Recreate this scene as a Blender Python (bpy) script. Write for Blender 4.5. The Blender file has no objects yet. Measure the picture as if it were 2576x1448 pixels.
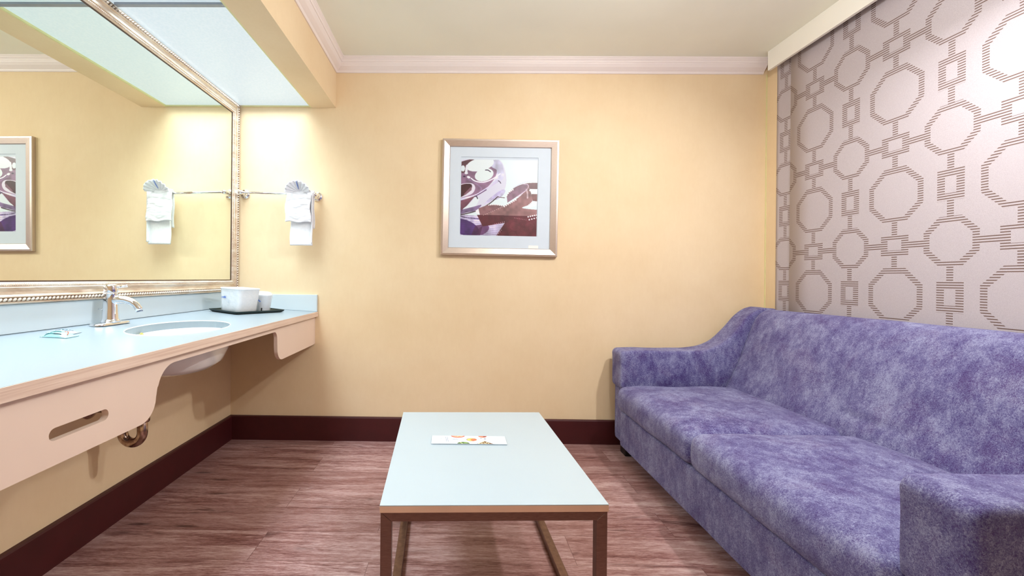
import bpy, bmesh, math, random
import numpy as np
from mathutils import Vector, Matrix, noise
random.seed(4); rng = np.random.default_rng(4)
C = bpy.context.scene.collection
PI = math.pi
# ------------------------------------------------------------------ camera
F = 1115.0; VPX, VPY = 1145.0, 700.0; YAW = .0123; ROLL = .0095; CAMZ = 1.05
ppx = VPX - F*math.tan(YAW)
cd = bpy.data.cameras.new('camera'); cam = bpy.data.objects.new('camera', cd); C.objects.link(cam)
cd.sensor_fit = 'HORIZONTAL'; cd.sensor_width = 36; cd.lens = 36*F/2576
cd.shift_x = (1288-ppx)/2576; cd.shift_y = -(724-VPY)/2576
cd.clip_start = .02
fw = Vector((-math.sin(YAW), math.cos(YAW), 0)); r0 = Vector((math.cos(YAW), math.sin(YAW), 0)); u0 = Vector((0, 0, 1))
rt = r0*math.cos(ROLL)+u0*math.sin(ROLL); up = -r0*math.sin(ROLL)+u0*math.cos(ROLL)
mw = Matrix((rt, up, -fw)).transposed().to_4x4(); mw.translation = (0, 0, CAMZ); cam.matrix_world = mw
bpy.context.scene.camera = cam
# ------------------------------------------------------------------ world, lights, exposure
sc = bpy.context.scene
w = bpy.data.worlds.new('world'); sc.world = w; w.use_nodes = True
w.node_tree.nodes['Background'].inputs[0].default_value = (.9, .92, 1, 1)
w.node_tree.nodes['Background'].inputs[1].default_value = .3
vs = sc.view_settings; vs.view_transform = 'Standard'; vs.look = 'None'; vs.exposure = 0.45; vs.gamma = 1; vs.use_curve_mapping = False

def light(kind, name, loc, energy, col, **k):
    l = bpy.data.lights.new(name, kind); l.energy = energy; l.color = col
    for a, b in k.items(): setattr(l, a, b)
    o = bpy.data.objects.new(name, l); C.objects.link(o); o.location = loc
    return o
# ceiling lamp of the room, out of frame above the sofa
light('POINT', 'ceiling_lamp_light', (.86, 1.2, 2.19), 25, (.98, .97, .97), shadow_soft_size=.05)
lb = light('AREA', 'ceiling_lamp_light', (1.44, 1.42, 2.32), 19, (.98, .97, .97), shape='DISK', size=.10)
lb.rotation_euler = (0, math.radians(24), 0)
# added weak fill light behind the camera, brightens the ceiling
light('POINT', 'added_fill_light', (.1, -.9, 2.2), 1.8, (.9, .95, 1), shadow_soft_size=.15)
# tubes behind the prismatic diffuser over the vanity (prismatic lens: light goes mainly down)
for (ya, yb) in ((1.80, 2.84), (.62, 1.77), (-.6, .6)):
    light('AREA', 'vanity_tube_light', (-1.19, (ya+yb)/2, 2.150), 8.4*(yb-ya), (.80, .925, 1), shape='RECTANGLE', size=.46, size_y=yb-ya-.03, spread=math.radians(120))

# ------------------------------------------------------------------ helpers
def lin(c):
    return tuple(((v/255)/12.92 if v/255 <= .04045 else ((v/255+.055)/1.055)**2.4) for v in c)

class MB:
    def __init__(s): s.v = []; s.f = []; s.sm = []
    def add(s, vs_, fs, smooth=False):
        n = len(s.v); s.v += [tuple(p) for p in vs_]; s.f += [tuple(i+n for i in f) for f in fs]; s.sm += [smooth]*len(fs); return s
    def box(s, x0, x1, y0, y1, z0, z1):
        v = [(x, y, z) for z in (z0, z1) for y in (y0, y1) for x in (x0, x1)]
        return s.add(v, [(0, 2, 3, 1), (4, 5, 7, 6), (0, 1, 5, 4), (2, 6, 7, 3), (0, 4, 6, 2), (1, 3, 7, 5)])
    def rbox(s, x0, x1, y0, y1, z0, z1, r=.02, n=10, crown=0, wob=0, seed=0, bulge=0):
        """rounded box on a subdivided cube; crown raises the middle of the top"""
        cx, cy, cz = (x0+x1)/2, (y0+y1)/2, (z0+z1)/2; hx, hy, hz = (x1-x0)/2, (y1-y0)/2, (z1-z0)/2
        idx = {}; vs_ = []; fs = []
        nn = [max(6, int(n*h/max(hx, hy, hz))) for h in (hx, hy, hz)]
        def spac(m, h):
            a = [-h, -h+r*.15, -h+r*.5, -h+r]; b = [h-r, h-r*.5, h-r*.15, h]
            return a+[(-h+r)+(2*h-2*r)*i/m for i in range(1, m)]+b
        G = [spac(nn[0], hx), spac(nn[1], hy), spac(nn[2], hz)]
        def P(p):
            k = tuple(round(q, 5) for q in p)
            if k in idx: return idx[k]
            q = Vector(p); c = Vector((max(-hx+r, min(hx-r, q.x)), max(-hy+r, min(hy-r, q.y)), max(-hz+r, min(hz-r, q.z))))
            d = q-c
            if d.length > 1e-9: q = c+d.normalized()*r
            u, vv, ww = q.x/hx, q.y/hy, q.z/hz
            q.z += (crown*(1-u**4)*(1-vv**4) if ww > .2 else 0)
            if bulge:
                if u < -.5: q.x -= bulge*(1-vv**4)*(1-ww**2)
                if abs(vv) > .6: q.y += bulge*.6*(1 if vv > 0 else -1)*(1-u**2)*(1-ww**2)
            if wob:
                q += Vector(noise.noise_vector(Vector((q.x*5+seed, q.y*5, q.z*5))))*wob
            idx[k] = len(vs_); vs_.append((q.x+cx, q.y+cy, q.z+cz)); return idx[k]
        for ax in range(3):
            a1, a2 = (ax+1) % 3, (ax+2) % 3; h = (hx, hy, hz)[ax]
            for sg in (-1, 1):
                for i in range(len(G[a1])-1):
                    for j in range(len(G[a2])-1):
                        qs = []
                        for di, dj in ((0, 0), (1, 0), (1, 1), (0, 1)):
                            p = [0, 0, 0]; p[ax] = sg*h; p[a1] = G[a1][i+di]; p[a2] = G[a2][j+dj]; qs.append(P(p))
                        if len(set(qs)) < 3: continue
                        fs.append(tuple(qs) if sg > 0 else tuple(qs[::-1]))
        return s.add(vs_, fs, True)
    def tube(s, pts, r, n=14, closed=False, caps=True):
        pts = [Vector(p) for p in pts]; m = len(pts); rr = r if isinstance(r, (list, tuple)) else [r]*m
        t0 = (pts[1]-pts[0]).normalized(); a = t0.orthogonal().normalized(); vs_ = []
        for i, p in enumerate(pts):
            t = (pts[min(i+1, m-1)]-pts[max(i-1, 0)])
            if closed: t = pts[(i+1) % m]-pts[i-1]
            t.normalize(); a = (a-t*a.dot(t)).normalized(); b = t.cross(a)
            for k in range(n):
                an = 2*PI*k/n; vs_.append(p+(a*math.cos(an)+b*math.sin(an))*rr[i])
        fs = []
        for i in range(m if closed else m-1):
            j = (i+1) % m
            for k in range(n): fs.append((i*n+k, i*n+(k+1) % n, j*n+(k+1) % n, j*n+k))
        if caps and not closed:
            fs.append(tuple(range(n))[::-1]); fs.append(tuple((m-1)*n+k for k in range(n)))
        return s.add(vs_, fs, True)
    def lathe(s, prof, n=32, ax='z', o=(0, 0, 0), sx=1, sy=1):
        vs_ = []; m = len(prof)
        for (r, h) in prof:
            for k in range(n):
                a = 2*PI*k/n; x, y = r*math.cos(a)*sx, r*math.sin(a)*sy
                p = {'z': (x, y, h), 'y': (x, h, y), 'x': (h, x, y)}[ax]
                vs_.append((p[0]+o[0], p[1]+o[1], p[2]+o[2]))
        fs = [(i*n+k, i*n+(k+1) % n, (i+1)*n+(k+1) % n, (i+1)*n+k) for i in range(m-1) for k in range(n)]
        return s.add(vs_, fs, True)
    def build(s, name, mat, parent=None, bevel=0, seg=2, recalc=True, sub=0):
        me = bpy.data.meshes.new(name); me.from_pydata([tuple(map(float, p)) for p in s.v], [], s.f)
        for p, q in zip(me.polygons, s.sm): p.use_smooth = q
        if recalc:
            bm = bmesh.new(); bm.from_mesh(me); bmesh.ops.recalc_face_normals(bm, faces=bm.faces); bm.to_mesh(me); bm.free()
        me.materials.append(mat); me.update()
        o = bpy.data.objects.new(name, me); C.objects.link(o)
        if parent: o.parent = parent
        if bevel:
            b = o.modifiers.new('bevel', 'BEVEL'); b.width = bevel; b.segments = seg; b.limit_method = 'ANGLE'; b.angle_limit = .6
            for p in me.polygons: p.use_smooth = True
            wn = o.modifiers.new('wn', 'WEIGHTED_NORMAL'); wn.keep_sharp = True
        if sub:
            b = o.modifiers.new('sub', 'SUBSURF'); b.levels = b.render_levels = sub
        return o

def plate(outer, holes, mapf, t, name, mat, parent=None, bevel=0):
    """flat plate from a 2D outline with holes, thickness t; mapf(u, v, w) -> xyz"""
    bm = bmesh.new(); loops = []
    for lp in [outer]+holes:
        vs_ = [bm.verts.new((u, v, 0)) for u, v in lp]; loops.append(vs_)
        for i in range(len(vs_)): bm.edges.new((vs_[i], vs_[(i+1) % len(vs_)]))
    bmesh.ops.triangle_fill(bm, use_beauty=True, use_dissolve=False, edges=bm.edges[:], normal=(0, 0, 1))
    bm.verts.index_update()
    V = [(v.co.x, v.co.y) for v in bm.verts]; Fc = [tuple(v.index for v in f.verts) for f in bm.faces]
    L = [[v.index for v in l] for l in loops]; bm.free()
    n = len(V); m = MB()
    vs_ = [mapf(u, v, 0) for u, v in V]+[mapf(u, v, t) for u, v in V]
    fs = Fc+[tuple(i+n for i in f[::-1]) for f in Fc]
    for l in L:
        for i in range(len(l)):
            a, b = l[i], l[(i+1) % len(l)]; fs.append((a, b, b+n, a+n))
    m.add(vs_, fs)
    return m.build(name, mat, parent, bevel=bevel)

def extr(prof, a0, a1, axis, name, mat, parent=None, bevel=0, smooth=False, m0=None, m1=None):
    """closed profile extruded along an axis; m0/m1: mitre slope functions shifting the ends"""
    m = MB(); n = len(prof); vs_ = []
    for e, (a, mt) in enumerate(((a0, m0), (a1, m1))):
        for (u, v) in prof:
            q = a+(mt(u, v) if mt else 0)
            vs_.append((q, u, v) if axis == 'x' else (u, q, v) if axis == 'y' else (u, v, q))
    fs = [(i, (i+1) % n, n+(i+1) % n, n+i) for i in range(n)]+[tuple(range(n))[::-1], tuple(range(n, 2*n))]
    m.add(vs_, fs, smooth); return m.build(name, mat, parent, bevel=bevel)

def empty(name, loc=(0, 0, 0), rz=0, label=None, cat=None, group=None):
    o = bpy.data.objects.new(name, None); C.objects.link(o); o.location = loc; o.rotation_euler = (0, 0, rz); o.empty_display_size = .05
    return tag(o, label, cat, group)
def tag(o, label=None, cat=None, group=None, kind=None):
    if label: o['label'] = label
    if cat: o['category'] = cat
    if group: o['group'] = group
    if kind: o['kind'] = kind
    return o

# ------------------------------------------------------------------ materials
class NT:
    def __init__(s, name):
        s.m = bpy.data.materials.new(name); s.m.use_nodes = True; s.t = s.m.node_tree; s.b = s.t.nodes['Principled BSDF']
    def n(s, typ, **k):
        x = s.t.nodes.new(typ)
        for a, b in k.items(): setattr(x, a, b)
        return x
    def l(s, a, b): s.t.links.new(a, b)
    def math(s, op, a, b=None, c=None):
        x = s.n('ShaderNodeMath', operation=op)
        for i, q in enumerate((a, b, c)):
            if q is None: continue
            if isinstance(q, (int, float)): x.inputs[i].default_value = q
            else: s.l(q, x.inputs[i])
        return x.outputs[0]
    def noise(s, scale=5, detail=3, rough=.5, vec=None, stretch=None, dist=0):
        x = s.n('ShaderNodeTexNoise'); x.inputs['Scale'].default_value = scale; x.inputs['Detail'].default_value = detail
        x.inputs['Roughness'].default_value = rough; x.inputs['Distortion'].default_value = dist
        if vec is None: vec = s.coord()
        if stretch:
            mp = s.n('ShaderNodeMapping'); mp.inputs['Scale'].default_value = stretch; s.l(vec, mp.inputs[0]); vec = mp.outputs[0]
        s.l(vec, x.inputs['Vector']); return x.outputs['Fac']
    def coord(s):
        if not hasattr(s, '_c'): s._c = s.n('ShaderNodeTexCoord').outputs['Object']
        return s._c
    def ramp(s, fac, stops):
        x = s.n('ShaderNodeValToRGB'); s.l(fac, x.inputs[0]); e = x.color_ramp.elements
        while len(e) < len(stops): e.new(.5)
        for i, (p, c) in enumerate(stops): e[i].position = p; e[i].color = (*c, 1)
        return x.outputs[0]
    def mix(s, fac, a, b, mode='MIX'):
        x = s.n('ShaderNodeMix', data_type='RGBA', blend_type=mode)
        for i, q in ((0, fac), (6, a), (7, b)):
            if isinstance(q, (int, float)): x.inputs[i].default_value = q
            elif isinstance(q, tuple): x.inputs[i].default_value = (*q, 1)
            else: s.l(q, x.inputs[i])
        return x.outputs[2]
    def bump(s, h, strength=.2, dist=.002):
        x = s.n('ShaderNodeBump'); x.inputs['Strength'].default_value = strength; x.inputs['Distance'].default_value = dist
        s.l(h, x.inputs['Height']); s.l(x.outputs[0], s.b.inputs['Normal'])
    def set(s, **k):
        for a, b in k.items():
            i = s.b.inputs[a.replace('_', ' ')]
            if isinstance(b, (int, float)): i.default_value = b
            elif isinstance(b, tuple): i.default_value = (*b, 1) if len(b) == 3 else b
            else: s.l(b, i)
        return s

def simple(name, col, rough=.5, metal=0, var=.04, vs_=20, bump=0, **k):
    t = NT(name); c = lin(col)
    d = tuple(min(1, v*(1+var)) for v in c); e = tuple(v*(1-var) for v in c)
    f = t.noise(vs_, 3)
    t.set(Base_Color=t.ramp(f, [(.3, e), (.7, d)]), Roughness=rough, Metallic=metal)
    if bump: t.bump(t.noise(vs_*8, 2), bump)
    t.set(**k); return t.m

# painted / papered wall: warm cream with a faint mottled texture
t = NT('wall_paper'); f1 = t.noise(2.2, 5, .6); f2 = t.noise(60, 3, .6, stretch=(1, 1, .35)); f3 = t.noise(260, 2)
c = t.ramp(f1, [(.25, lin((234, 209, 169))), (.75, lin((244, 222, 186)))])
c = t.mix(t.math('MULTIPLY', f2, .25), c, lin((222, 191, 147)))
t.set(Base_Color=c, Roughness=.75); t.bump(t.math('ADD', f3, f2), .12, .001); WALL = t.m
CEIL = simple('ceiling_paint', (248, 249, 234), .85, var=.02, vs_=3, bump=.05)
WHITE = simple('white_trim_paint', (246, 236, 232), .45, var=.015, vs_=6)
VAL = simple('valance_white', (250, 248, 240), .5, var=.01, vs_=6)
BASEB = simple('dark_vinyl_baseboard', (66, 14, 18), .5, var=.12, vs_=9)

# wood-look vinyl planks running along X
t = NT('vinyl_plank'); co = t.coord()
mpb = t.n('ShaderNodeMapping'); mpb.inputs['Location'].default_value = (.31, -.122, 0); t.l(co, mpb.inputs[0])
br = t.n('ShaderNodeTexBrick'); t.l(mpb.outputs[0], br.inputs['Vector']); br.offset = .37; br.offset_frequency = 2
br.inputs['Scale'].default_value = 1; br.inputs['Brick Width'].default_value = 1.22; br.inputs['Row Height'].default_value = .189
br.inputs['Mortar Size'].default_value = .0011; br.inputs['Mortar Smooth'].default_value = .1; br.inputs['Bias'].default_value = 0
br.inputs['Color1'].default_value = (0, 0, 0, 1); br.inputs['Color2'].default_value = (1, 1, 1, 1); br.inputs['Mortar'].default_value = (.5, .5, .5, 1)
sep = t.n('ShaderNodeSeparateColor'); t.l(br.outputs['Color'], sep.inputs[0]); pv = sep.outputs[0]
cmb = t.n('ShaderNodeCombineXYZ'); sx = t.n('ShaderNodeSeparateXYZ'); t.l(co, sx.inputs[0])
t.l(t.math('ADD', sx.outputs[0], t.math('MULTIPLY', pv, 7.3)), cmb.inputs[0]); t.l(sx.outputs[1], cmb.inputs[1]); t.l(t.math('MULTIPLY', pv, 3.1), cmb.inputs[2])
gv = cmb.outputs[0]
g1 = t.noise(2.6, 7, .72, gv, (.8, 8, 1), .6); g2 = t.noise(16, 6, .75, gv, (.8, 18, 1), .3); g3 = t.noise(2.6, 3, .55, gv, (1.0, 4.2, 1), .5)
g4 = t.noise(70, 4, .75, gv, (.5, 3.5, 1), .5)
g = t.math('ADD', t.math('ADD', t.math('MULTIPLY', g1, .42), t.math('MULTIPLY', g2, .33)), t.math('MULTIPLY', g4, .25))
c = t.ramp(g, [(.38, lin((76, 38, 38))), (.455, lin((134, 92, 88))), (.52, lin((174, 138, 134))), (.60, lin((208, 182, 178)))])
c = t.mix(t.math('MULTIPLY', pv, .55), c, lin((118, 76, 70)))
knot = t.ramp(g3, [(.62, (0, 0, 0)), (.72, (1, 1, 1))])
c = t.mix(t.math('MULTIPLY', knot, .75), c, lin((66, 32, 32)))
mp = t.n('ShaderNodeMapping'); mp.inputs['Scale'].default_value = (1.5, 7.5, 1); t.l(gv, mp.inputs[0])
vk = t.n('ShaderNodeTexVoronoi'); vk.inputs['Scale'].default_value = 1.25; t.l(mp.outputs[0], vk.inputs['Vector'])
kd = t.math('ADD', vk.outputs['Distance'], t.math('MULTIPLY_ADD', g2, .22, -.11))
kn = t.ramp(kd, [(.02, (1, 1, 1)), (.13, (0, 0, 0))])
ring = t.math('MULTIPLY_ADD', t.math('SINE', t.math('MULTIPLY', kd, 95)), .5, .5)
halo = t.ramp(kd, [(.08, (1, 1, 1)), (.34, (0, 0, 0))])
c = t.mix(t.math('MULTIPLY', t.math('MULTIPLY', halo, ring), .30), c, lin((96, 60, 56)))
c = t.mix(t.math('MULTIPLY', kn, .85), c, lin((46, 20, 22)))
c = t.mix(t.math('MULTIPLY', br.outputs['Fac'], .55), c, lin((86, 52, 48)))
t.set(Base_Color=c, Roughness=t.math('MULTIPLY_ADD', g, .25, .30)); t.b.inputs['Specular IOR Level'].default_value = .35
t.bump(g, .15, .001); FLOOR = t.m

# geometric chain fabric (big octagons, small octagons, little frames, hatched with horizontal lines)
t = NT('octagon_chain_fabric'); co = t.coord(); sx = t.n('ShaderNodeSeparateXYZ'); t.l(co, sx.inputs[0])
P_ = .4485
def cell(v, off):
    q = t.math('FRACT', t.math('MULTIPLY_ADD', v, 1/P_, 40.5-off/P_))
    return t.math('ABSOLUTE', t.math('MULTIPLY_ADD', q, P_, -P_/2))
A = cell(sx.outputs[1], 2.010); Ah = cell(sx.outputs[1], 2.010+P_/2)
B = cell(sx.outputs[2], 1.441); Bh = cell(sx.outputs[2], 1.441+P_/2)
mx = lambda a, b: t.math('MAXIMUM', a, b); mn = lambda a, b: t.math('MINIMUM', a, b)
lt = lambda a, v: t.math('LESS_THAN', a, v); gt = lambda a, v: t.math('GREATER_THAN', a, v); an = lambda a, b: t.math('MULTIPLY', a, b)
def octd(a, b): return mx(mx(a, b), t.math('MULTIPLY', t.math('ADD', a, b), .7071))
ob = octd(A, B); os_ = octd(Ah, Bh)
def rect(a, b, ha, hb): return mx(t.math('MULTIPLY', a, 1/ha), t.math('MULTIPLY', b, 1/hb))
big = an(lt(ob, .122), gt(ob, .0985)); sml = an(lt(os_, .1), gt(os_, .0765))
ho, hi = rect(A, Bh, .062, .047), rect(A, Bh, .031, .0225); vo, vi = rect(Ah, B, .049, .0615), rect(Ah, B, .0205, .032)
fr = mx(an(lt(ho, 1), gt(hi, 1)), an(lt(vo, 1), gt(vi, 1)))
vl = mx(an(lt(A, .0125), an(gt(ob, .11), gt(ho, .9))), an(lt(Ah, .0125), an(gt(os_, .09), gt(vo, .9))))
hl = an(lt(Bh, .0145), an(gt(hi, 1), gt(os_, .0765)))
mask = mx(mx(mx(big, sml), fr), mx(vl, hl))
st = t.math('FRACT', t.math('MULTIPLY', sx.outputs[2], 44/P_)); mask = an(mask, lt(st, .40))
wv = t.noise(500, 2)
c = t.mix(t.math('MULTIPLY', mask, .92), t.ramp(wv, [(.3, lin((182, 173, 180))), (.7, lin((198, 190, 196)))]), lin((102, 74, 62)))
t.set(Base_Color=c, Roughness=.7); t.bump(wv, .06, .0006); FABRIC = t.m

# velvet
def velvet(name, ca, cb, cc, sheen):
    t = NT(name); f1 = t.noise(7, 4, .6, dist=.5); f2 = t.noise(230, 4, .8, dist=1.2); f3 = t.noise(30, 4, .7, stretch=(1.2, 1, .5))
    f = t.math('ADD', t.math('MULTIPLY', f1, .22), t.math('ADD', t.math('MULTIPLY', f2, .54), t.math('MULTIPLY', f3, .24)))
    fp_ = t.noise(5.5, 5, .7, dist=1.0); pm = t.math('MULTIPLY', t.ramp(fp_, [(.50, (0, 0, 0)), (.66, (1, 1, 1))]), t.ramp(f2, [(.40, (1, 1, 1)), (.62, (0, 0, 0))]))
    t.set(Base_Color=t.mix(t.math('MULTIPLY', pm, .5), t.ramp(f, [(.41, lin(ca)), (.5, lin(cb)), (.58, lin(cc))]), lin((88, 50, 112))), Roughness=.75)
    t.b.inputs['Sheen Weight'].default_value = sheen; t.b.inputs['Sheen Roughness'].default_value = .4
    t.b.inputs['Sheen Tint'].default_value = (.80, .80, 1, 1); t.b.inputs['Specular IOR Level'].default_value = .15
    t.bump(f2, .8, .004); return t.m
VELVET = velvet('violet_velvet', (66, 46, 112), (110, 106, 158), (162, 164, 200), .30)
BLACK = simple('black_plastic', (18, 16, 17), .4)
TRAYM = simple('dark_green_black_plastic', (16, 34, 30), .35)

LAM = simple('white_laminate', (174, 188, 197), .28, var=.01, vs_=4)
t = NT('pale_laminate_edge'); f = t.noise(4, 4, .6, stretch=(1, .7, 45))
t.set(Base_Color=t.ramp(f, [(.38, lin((216, 188, 170))), (.62, lin((236, 214, 198)))]), Roughness=.4); EDGE = t.m
APR = simple('pale_laminate_apron', (236, 214, 198), .45, var=.015, vs_=5)
PORC = simple('white_porcelain', (238, 240, 238), .12, var=.01, Coat_Weight=.4)
LAM_DIM = simple('white_laminate_dimmed', (146, 159, 168), .28, var=.01, vs_=4)  # laminate darkened in colour to offset the strong panel light above
LAM_LIT = simple('white_laminate_lit', (208, 220, 226), .3, var=.01, vs_=4)  # same laminate, lightened in colour so the splashes look brightly lit
TEDGE = simple('tan_table_edge', (226, 186, 160), .5, var=.06, vs_=12)
t = NT('chrome'); f = t.noise(40, 2); t.set(Base_Color=(.86, .87, .9), Metallic=1., Roughness=t.math('MULTIPLY_ADD', f, .03, .05)); CHROME = t.m
t = NT('worn_chrome_pipe'); f = t.noise(60, 3); t.set(Base_Color=t.ramp(f, [(.3, lin((150, 120, 105))), (.7, lin((205, 185, 170)))]), Metallic=1., Roughness=.22); PIPE = t.m
t = NT('brushed_nickel'); f = t.noise(30, 4, .6, stretch=(1, 30, 30)); t.set(Base_Color=t.ramp(f, [(.3, lin((198, 182, 172))), (.7, lin((216, 202, 192)))]), Metallic=.9, Roughness=.38); NICKEL = t.m
t = NT('bronze_grey_tube'); f = t.noise(50, 4, .6, stretch=(1, 1, 20)); t.set(Base_Color=t.ramp(f, [(.3, lin((112, 88, 80))), (.7, lin((136, 110, 98)))]), Metallic=.9, Roughness=.30); TUBE = t.m
t = NT('silver_leaf_frame'); f = t.noise(9, 5, .7, stretch=(3, .6, 3)); t.set(Base_Color=t.ramp(f, [(.3, lin((188, 160, 140))), (.5, lin((216, 200, 182))), (.72, lin((232, 228, 220)))]), Metallic=.6, Roughness=.33); SILVER = t.m
DARKG = simple('dark_frame_groove', (70, 46, 30), .5)
GROOVE = simple('shadow_bead_backing', (110, 84, 62), .5)
t = NT('mirror_glass'); t.set(Base_Color=(.94, .985, .90), Metallic=1., Roughness=0.0)
t.l(t.ramp(t.noise(.5, 1), [(0, (.935, .985, .885)), (1, (.945, .985, .90))]), t.b.inputs['Base Color']); MIRROR = t.m
TERRY = simple('white_terry', (243, 244, 250), .95, var=.03, vs_=90, bump=.6)
TERRY.node_tree.nodes['Principled BSDF'].inputs['Sheen Weight'].default_value = .3
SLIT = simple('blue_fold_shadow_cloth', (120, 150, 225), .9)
MATB = simple('white_mat_board', (212, 224, 236), .6, var=.01)
PAPER = simple('white_paper', (246, 246, 244), .6, var=.01)
TEAL = simple('teal_ink', (30, 120, 120), .5)
ORANGE = simple('orange_ink', (196, 92, 60), .5)
BLUE = simple('blue_ink', (70, 110, 200), .5)
GREY = simple('grey_ink', (150, 160, 178), .6)
BRASS = simple('brass_overflow', (206, 196, 110), .3, .7)
t = NT('clear_wrap'); t.set(Base_Color=t.ramp(t.noise(30, 3), [(.3, (.93, .96, .98)), (.7, (1, 1, 1))]), Roughness=.12, Alpha=.35); t.bump(t.noise(25, 3, .6), .8, .01); WRAP = t.m
def attr_mat(name, rough=.6, coat=0):
    t = NT(name); a = t.n('ShaderNodeAttribute'); a.attribute_name = 'art'
    t.set(Base_Color=t.mix(t.math('MULTIPLY', t.noise(300, 2), .05), a.outputs[0], (.5, .5, .5)), Roughness=rough, Coat_Weight=coat); return t.m
t = NT('prismatic_diffuser'); co = t.coord()
vo_ = t.n('ShaderNodeTexVoronoi'); vo_.inputs['Scale'].default_value = 90; t.l(co, vo_.inputs['Vector'])
e = t.ramp(vo_.outputs['Distance'], [(.0, (.60, .735, .80)), (.8, (.70, .80, .85))])
t.set(Base_Color=(.22, .25, .27), Roughness=.4, Emission_Color=e, Emission_Strength=.56); DIFF = t.m
STRIP = simple('grey_metal_strip', (150, 158, 170), .4, .3)
LTRIM = simple('cream_metal_trim', (226, 220, 166), .5)

# ------------------------------------------------------------------ room shell
XL, XR, YB, ZC, YF = -1.45, 1.98, 2.859, 2.455, -1.7
def st_(o): return tag(o, kind='structure')
st_(MB().box(XL-.1, XR+.1, YF-.1, YB+.1, -.1, 0).build('floor', FLOOR))
st_(MB().box(XL-.1, XR+.1, YB, YB+.1, 0, ZC+.1).build('wall_back', WALL))
st_(MB().box(XL-.1, XL, YF, YB, 0, ZC+.1).build('wall_left', WALL))
st_(MB().box(XR, XR+.1, YF, YB, 0, ZC+.1).build('wall_right', WALL))
st_(MB().box(XL-.1, XR+.1, YF-.1, YF, 0, ZC+.1).build('wall_front', WALL))
st_(MB().box(XL, XR, YF, YB, ZC, ZC+.1).build('ceiling', CEIL))
# dropped beam beside the vanity light
st_(MB().box(-.938, -.782, YF, YB, 2.146, ZC).build('trim_1', WALL))
# crown moulding (back wall, and along the beam)
zb, pr = 2.371, .062
crown = [(0, zb), (.006, zb), (.010, zb+.006), (.012, zb+.012), (.020, zb+.018), (.034, zb+.030), (.045, zb+.046), (.0465, zb+.052), (.050, zb+.052), (.051, zb+.060), (.055, zb+.066), (.058, zb+.068), (.0585, zb+.074), (pr, zb+.076), (pr, ZC), (0, ZC)]
st_(extr([(YB-a, z) for a, z in crown], -.782, 1.955, 'x', 'trim_2', WHITE, m0=lambda u, v: YB-u))
st_(extr([(-.782+a, z) for a, z in crown], YF, YB, 'y', 'trim_3', WHITE, m1=lambda u, v: -(u+.782)))
# baseboards
def bb(u0, s): return [(u0, 0), (u0+s*.020, 0), (u0+s*.020, .146), (u0+s*.017, .153), (u0, .153)]
st_(extr(bb(YB, -1), XL, XR, 'x', 'baseboard_back', BASEB))
st_(extr(bb(XL, 1), YF, YB-.02, 'y', 'baseboard_left', BASEB))
st_(extr(bb(XR, -1), YF, YB-.02, 'y', 'baseboard_right', BASEB))
# pale corner bead where the right wall starts
st_(MB().box(XR-.004, XR, YB-.008, YB, .153, 2.37).build('trim_4', LTRIM))

# ------------------------------------------------------------------ vanity light
vl_ = empty('vanity_light', (-1.19, 1.8, 2.157), label='long flush fluorescent ceiling light with prismatic diffusers above the vanity counter', cat='ceiling light')
def rel(o, root):
    """keep world placement while parenting to a thing whose Empty has a plain location"""
    o.parent = root; o.matrix_parent_inverse = (Matrix.Translation(root.location) @ root.rotation_euler.to_matrix().to_4x4()).inverted(); return o
for ya, yb in ((1.797, YB-.008), (.60, 1.783), (-.62, .588)):
    rel(MB().box(XL+.008, -.944, ya, yb, 2.157, 2.170).build('diffuser', DIFF), vl_)
rel(MB().box(XL+.056, -.940, 1.780, 1.799, 2.148, 2.172).build('divider', STRIP), vl_)
rel(MB().box(XL+.056, -.940, .586, .603, 2.148, 2.172).build('divider', STRIP), vl_)
rel(MB().box(-.947, -.938, YF+.5, YB, 2.147, 2.172).box(XL+.06, -.947, YB-.009, YB, 2.149, 2.172).box(XL, XL+.008, YF+.5, YB-.009, 2.1575, 2.172).build('edge_trim', LTRIM), vl_)
rel(MB().box(XL, -.938, YF, YB, 2.172, 2.20).build('housing', WHITE), vl_)

# ------------------------------------------------------------------ mirror
mir = empty('framed_mirror', (-1.42, 1.7, 1.55), label='large silver beaded-frame mirror on the wall above the vanity counter', cat='mirror')
my0, my1, mz0, mz1 = .30, 2.852, .955, 2.156; fw_ = .071
rel(MB().box(-1.432, -1.416, my0+.03, my1-.03, mz0+.03, mz1-.03).build('mirror_glass', MIRROR), mir)
# frame profile (d = distance inward from outer edge, h = X height)
fp = [(0, -1.449), (0, -1.405), (.003, -1.4005), (.007, -1.401), (.008, -1.4035), (.0205, -1.4035), (.022, -1.4005), (.025, -1.401), (.030, -1.405), (.040, -1.4075), (.050, -1.4065), (.0525, -1.4035), (.055, -1.4065), (.066, -1.409), (.0685, -1.411), (fw_, -1.4145), (fw_, -1.449)]
m = MB(); n = len(fp); vs_ = []
for cy, cz, sy, sz in ((my0, mz0, 1, 1), (my1, mz0, -1, 1), (my1, mz1, -1, -1), (my0, mz1, 1, -1)):
    for d, h in fp: vs_.append((h, cy+sy*d, cz+sz*d))
m.add(vs_, [(k*n+i, k*n+(i+1) % n, ((k+1) % 4)*n+(i+1) % n, ((k+1) % 4)*n+i) for k in range(4) for i in range(n)])
fro = rel(m.build('frame', SILVER), mir)
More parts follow.
